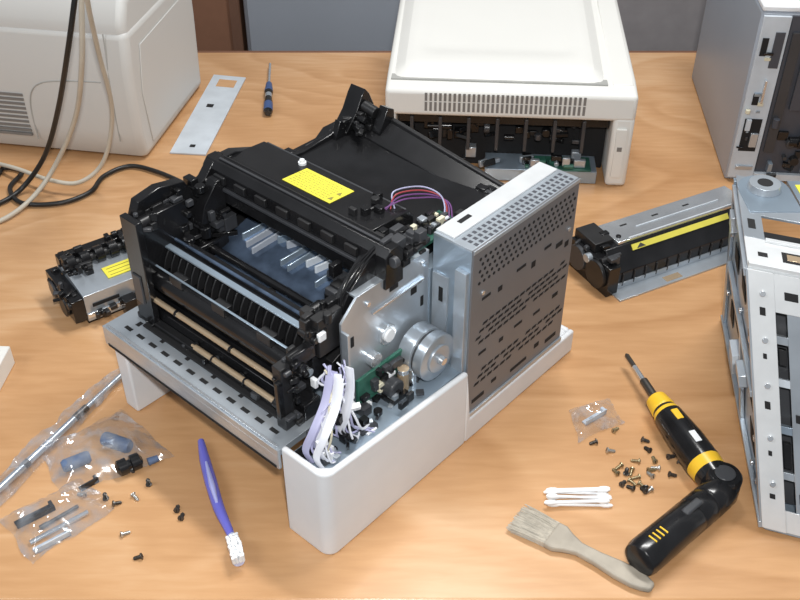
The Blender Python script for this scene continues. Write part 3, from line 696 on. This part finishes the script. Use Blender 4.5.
# screws
def screw_mesh(name,m,r,L):
    b=B(); b.lathe((0,0,0),(0,0,L),[(0,r*.6),(.04,r),(.16,r),(.2,r*.5),(.9,r*.5),(1,r*.12)],m,12)
    for k in range(5): b.lathe((0,0,L*(.28+k*.12)),(0,0,L*(.34+k*.12)),[(0,r*.5),(.5,r*.68),(1,r*.5)],m,10)
    b.box(-r*.6,r*.6,-r*.12,r*.12,-.0003,.0002,HOLE)
    return b.done(name)
kinds=[(SCRL,.0036,.012),(SCRW,.0038,.011),(BRASS,.0034,.012)]
protos=[None]*3
def put_screw(u,v,k,grp,lab):
    m,r,L=kinds[k]
    if protos[k] is None: protos[k]=screw_mesh('screw',m,r,L); o=protos[k]
    else: o=protos[k].copy(); C.collection.objects.link(o)
    tilt=math.atan2(r*.85,L); rz=random.uniform(0,6.28)
    if random.random()<.2:
        o.location=G(u,v,0.0003); o.rotation_euler=(0,0,rz)
    else:
        o.location=G(u,v,0)+Vector((0,0,r)); o.rotation_euler=(0,math.radians(90)+tilt*.9,rz)
    o['label']=lab; o['category']='screw'; o['group']=grp
names=['bright steel screw lying on the bench','dark steel screw lying on the bench','brassy steel screw lying on the bench']
for (u,v) in[(613,433),(597,443),(641,441),(650,453),(667,459),(677,463),(622,466),(632,470),(640,463),(647,472),(618,476),(628,481),(638,484),(645,488),(653,479),(634,491),(646,494),(621,487),(652,490),(660,470),(668,476),(606,452),(640,478),(626,474),(655,464)]:
    k=random.choice([0,1,1,2,2]); put_screw(u,v,k,'screws by the cordless screwdriver',names[k])
for (u,v) in[(113,506),(133,496),(149,485),(177,513),(181,521),(121,537),(143,558),(106,499),(86,497),(128,470)]:
    k=random.choice([1,1,1,0]); put_screw(u,v,k,'screws by the plastic bags',names[k])
# electric screwdriver
T=thing('cordless_screwdriver','yellow and black pistol-bend cordless screwdriver with bit','screwdriver')
z=.0225
t0=G(626,354,z-.002); c0=G(655,398,z); c1=G(717,482,z)
b=B(); b.lathe(t0,c0,[(0,.0012,SCRW),(.04,.0032,SCRW),(.30,.0032,SILV),(.32,.0034,SILV),(.62,.0036,SILV),(.62,.0055,SCRW),(1,.0058,SCRW)],SILV,12); b.done('bit',T)
b=B(); b.lathe(c0,c1,[(0,.008,BLACK),(.02,.0135,YELT),(.15,.0160,YELT),(.16,.0150,BLACK),(.19,.0165,YELT),(.23,.0180,BLACK),(.45,.0205,BLACK),(.55,.0215,BLACK),(.80,.0215,YELT),(.90,.0205,BLACK),(.97,.0195,BLACK),(1,.015,BLACK)],BLACK,28); 
b.done('motor_housing',T,.0006)
ax=(c1-c0).normalized(); sx=ax.cross(Vector((0,0,1))).normalized(); M=Matrix((ax,-sx,ax.cross(-sx))).transposed()
b=B(); b.obox(c0.lerp(c1,.34)+Vector((0,0,.0180)),(.018,.009,.004),M,YELT)
b.done('direction_switch',T,.001)
b=B(); mc2=c0.lerp(c1,.62)+Vector((0,0,.0206)); b.obox(mc2,(.018,.008,.0030),M,WPL)
b.done('name_plate',T,.0006)
b=B(); j=G(722,484,z); b.lathe(j-Vector((0,0,.0205)),j+Vector((0,0,.018)),[(0,.018),(.1,.0205),(.9,.0205),(1,.018)],BLACK,28); b.lathe(j+Vector((0,0,.018)),j+Vector((0,0,.0195)),[(0,.012),(1,.012)],DGREY,24); b.done('pivot_joint',T,.0008)
h0=G(724,489,z); h1=G(637,562,z)
b=B(); b.lathe(h0,h1,[(0,.0175),(.08,.020),(.2,.0205),(.22,.019),(.24,.0205),(.36,.0205),(.38,.019),(.40,.0205),(.6,.0205),(.8,.021),(.93,.021,BLACK),(.98,.019,BLACK),(1,.013,BLACK)],BLACK,28); b.done('handle',T,.0006)
ax=(h1-h0).normalized(); sx=ax.cross(Vector((0,0,1))).normalized(); M=Matrix((ax,-sx,ax.cross(-sx))).transposed()
b=B()
for k,t in enumerate((.74,.78,.82,.86)): b.obox(h0.lerp(h1,t)+Vector((0,0,.0195)),(.0018,.011,.0042),M,YELT)
b.done('grip_stripe',T,.0005)
b=B(); b.obox(h0.lerp(h1,.42)+Vector((0,0,.0195)),(.028,.010,.005),M,DGREY); b.done('trigger_button',T,.002)
# plastic bags
sheet([(40,452),(122,410),(174,458),(62,496)],.022,'crumpled clear plastic bag holding blue and black parts',seed=1)
sheet([(0,520),(82,480),(116,510),(30,566)],.018,'crumpled clear plastic bag holding small metal parts',seed=4)
sheet([(568,410),(608,400),(624,424),(576,442)],.014,'small crumpled empty clear plastic bag on bench',seed=9)
def lying(name,u0,v0,u1,v1,r,prof,m,label):
    a=G(u0,v0,r); c=G(u1,v1,r); b=B(); b.lathe(a,c,prof,m,16); b.done(name,None,label=label,cat='printer part')
lying('pickup_roller',104,438,130,447,.009,[(0,.008),(.1,.009),(.9,.009),(1,.007)],DBLUE,'dull blue rubber pickup roller inside a clear bag')
lying('pickup_roller',62,467,90,456,.008,[(0,.006),(.1,.008),(.9,.008),(1,.006)],DBLUE,'dull blue rubber pickup roller inside a clear bag')
lying('pickup_roller',116,470,142,459,.010,[(0,.004),(.1,.010),(.42,.010),(.45,.006),(.55,.006),(.58,.010),(.9,.010),(1,.004)],BLACK,'black rubber pickup roller inside a clear bag')
lying('bushing',148,462,158,458,.005,[(0,.005),(1,.004)],DBLUE,'small blue bushing inside a clear bag')
lying('metal_pin',30,543,88,512,.003,[(0,.003),(1,.003)],SILV,'slim metal pin inside a clear bag')
lying('metal_pin',40,528,78,506,.003,[(0,.003),(.2,.0028),(.2,.0022),(1,.0022)],SCRW,'slim dark pin inside a clear bag')
def bracket(u0,v0,u1,v1,w,m,label):
    a=G(u0,v0); c=G(u1,v1); d=c-a; an=math.atan2(d.y,d.x); L=d.length
    b=B(); b.box(0,L,-w/2,w/2,0,.002,m); b.box(0,L,-w/2,-w/2+.0015,0,.008,m); b.box(L*.3,L*.45,-w/5,w/5,.002,.0025,HOLE); b.box(L-.004,L,-w/2,w/2,.002,.007,m)
    b.done('metal_bracket',None,.0004,(a.x,a.y,.0),an,label=label,cat='printer part')
bracket(16,526,54,507,.012,BLACK2,'small dark metal bracket inside a clear bag')
bracket(34,552,70,533,.009,GREYL,'small light metal bracket inside a clear bag')
bracket(80,490,98,480,.008,BLACK2,'small black bracket on the bench')
bracket(584,424,604,412,.008,GREYL,'small light bracket inside a clear bag')

# ================================================================ camera, light
cam=bpy.data.cameras.new('camera'); cam.sensor_width=36; cam.lens=F*36/800; cam.clip_start=.05
co=bpy.data.objects.new('camera',cam); C.collection.objects.link(co); co.location=(0,0,H); co.rotation_euler=(math.radians(52),0,0); C.scene.camera=co
def area(name,loc,target,size,power,col):
    l=bpy.data.lights.new(name,'AREA'); l.shape='RECTANGLE'; l.size=size[0]; l.size_y=size[1]; l.energy=power; l.color=col
    o=bpy.data.objects.new(name,l); C.collection.objects.link(o); o.location=loc
    o.rotation_euler=(Vector(target)-Vector(loc)).to_track_quat('-Z','Y').to_euler(); return o
area('ceiling_light',(.45,1.6,2.2),(0,1.0,0),(1.2,.2),41,(1,.99,.97))
area('left_side_light',(-1.6,.2,1.6),(0,1.1,0),(.7,.7),11,(.92,.96,1))  # cool soft area light from the left, no window modelled
area('camera_flash',(.03,-.03,1.05),(0,1.0,0),(.06,.04),13,(1,.99,.97))
w=bpy.data.worlds.new('world'); C.scene.world=w; w.use_nodes=True
w.node_tree.nodes['Background'].inputs[0].default_value=(.88,.93,1,1); w.node_tree.nodes['Background'].inputs[1].default_value=.26
C.scene.view_settings.view_transform='Standard'
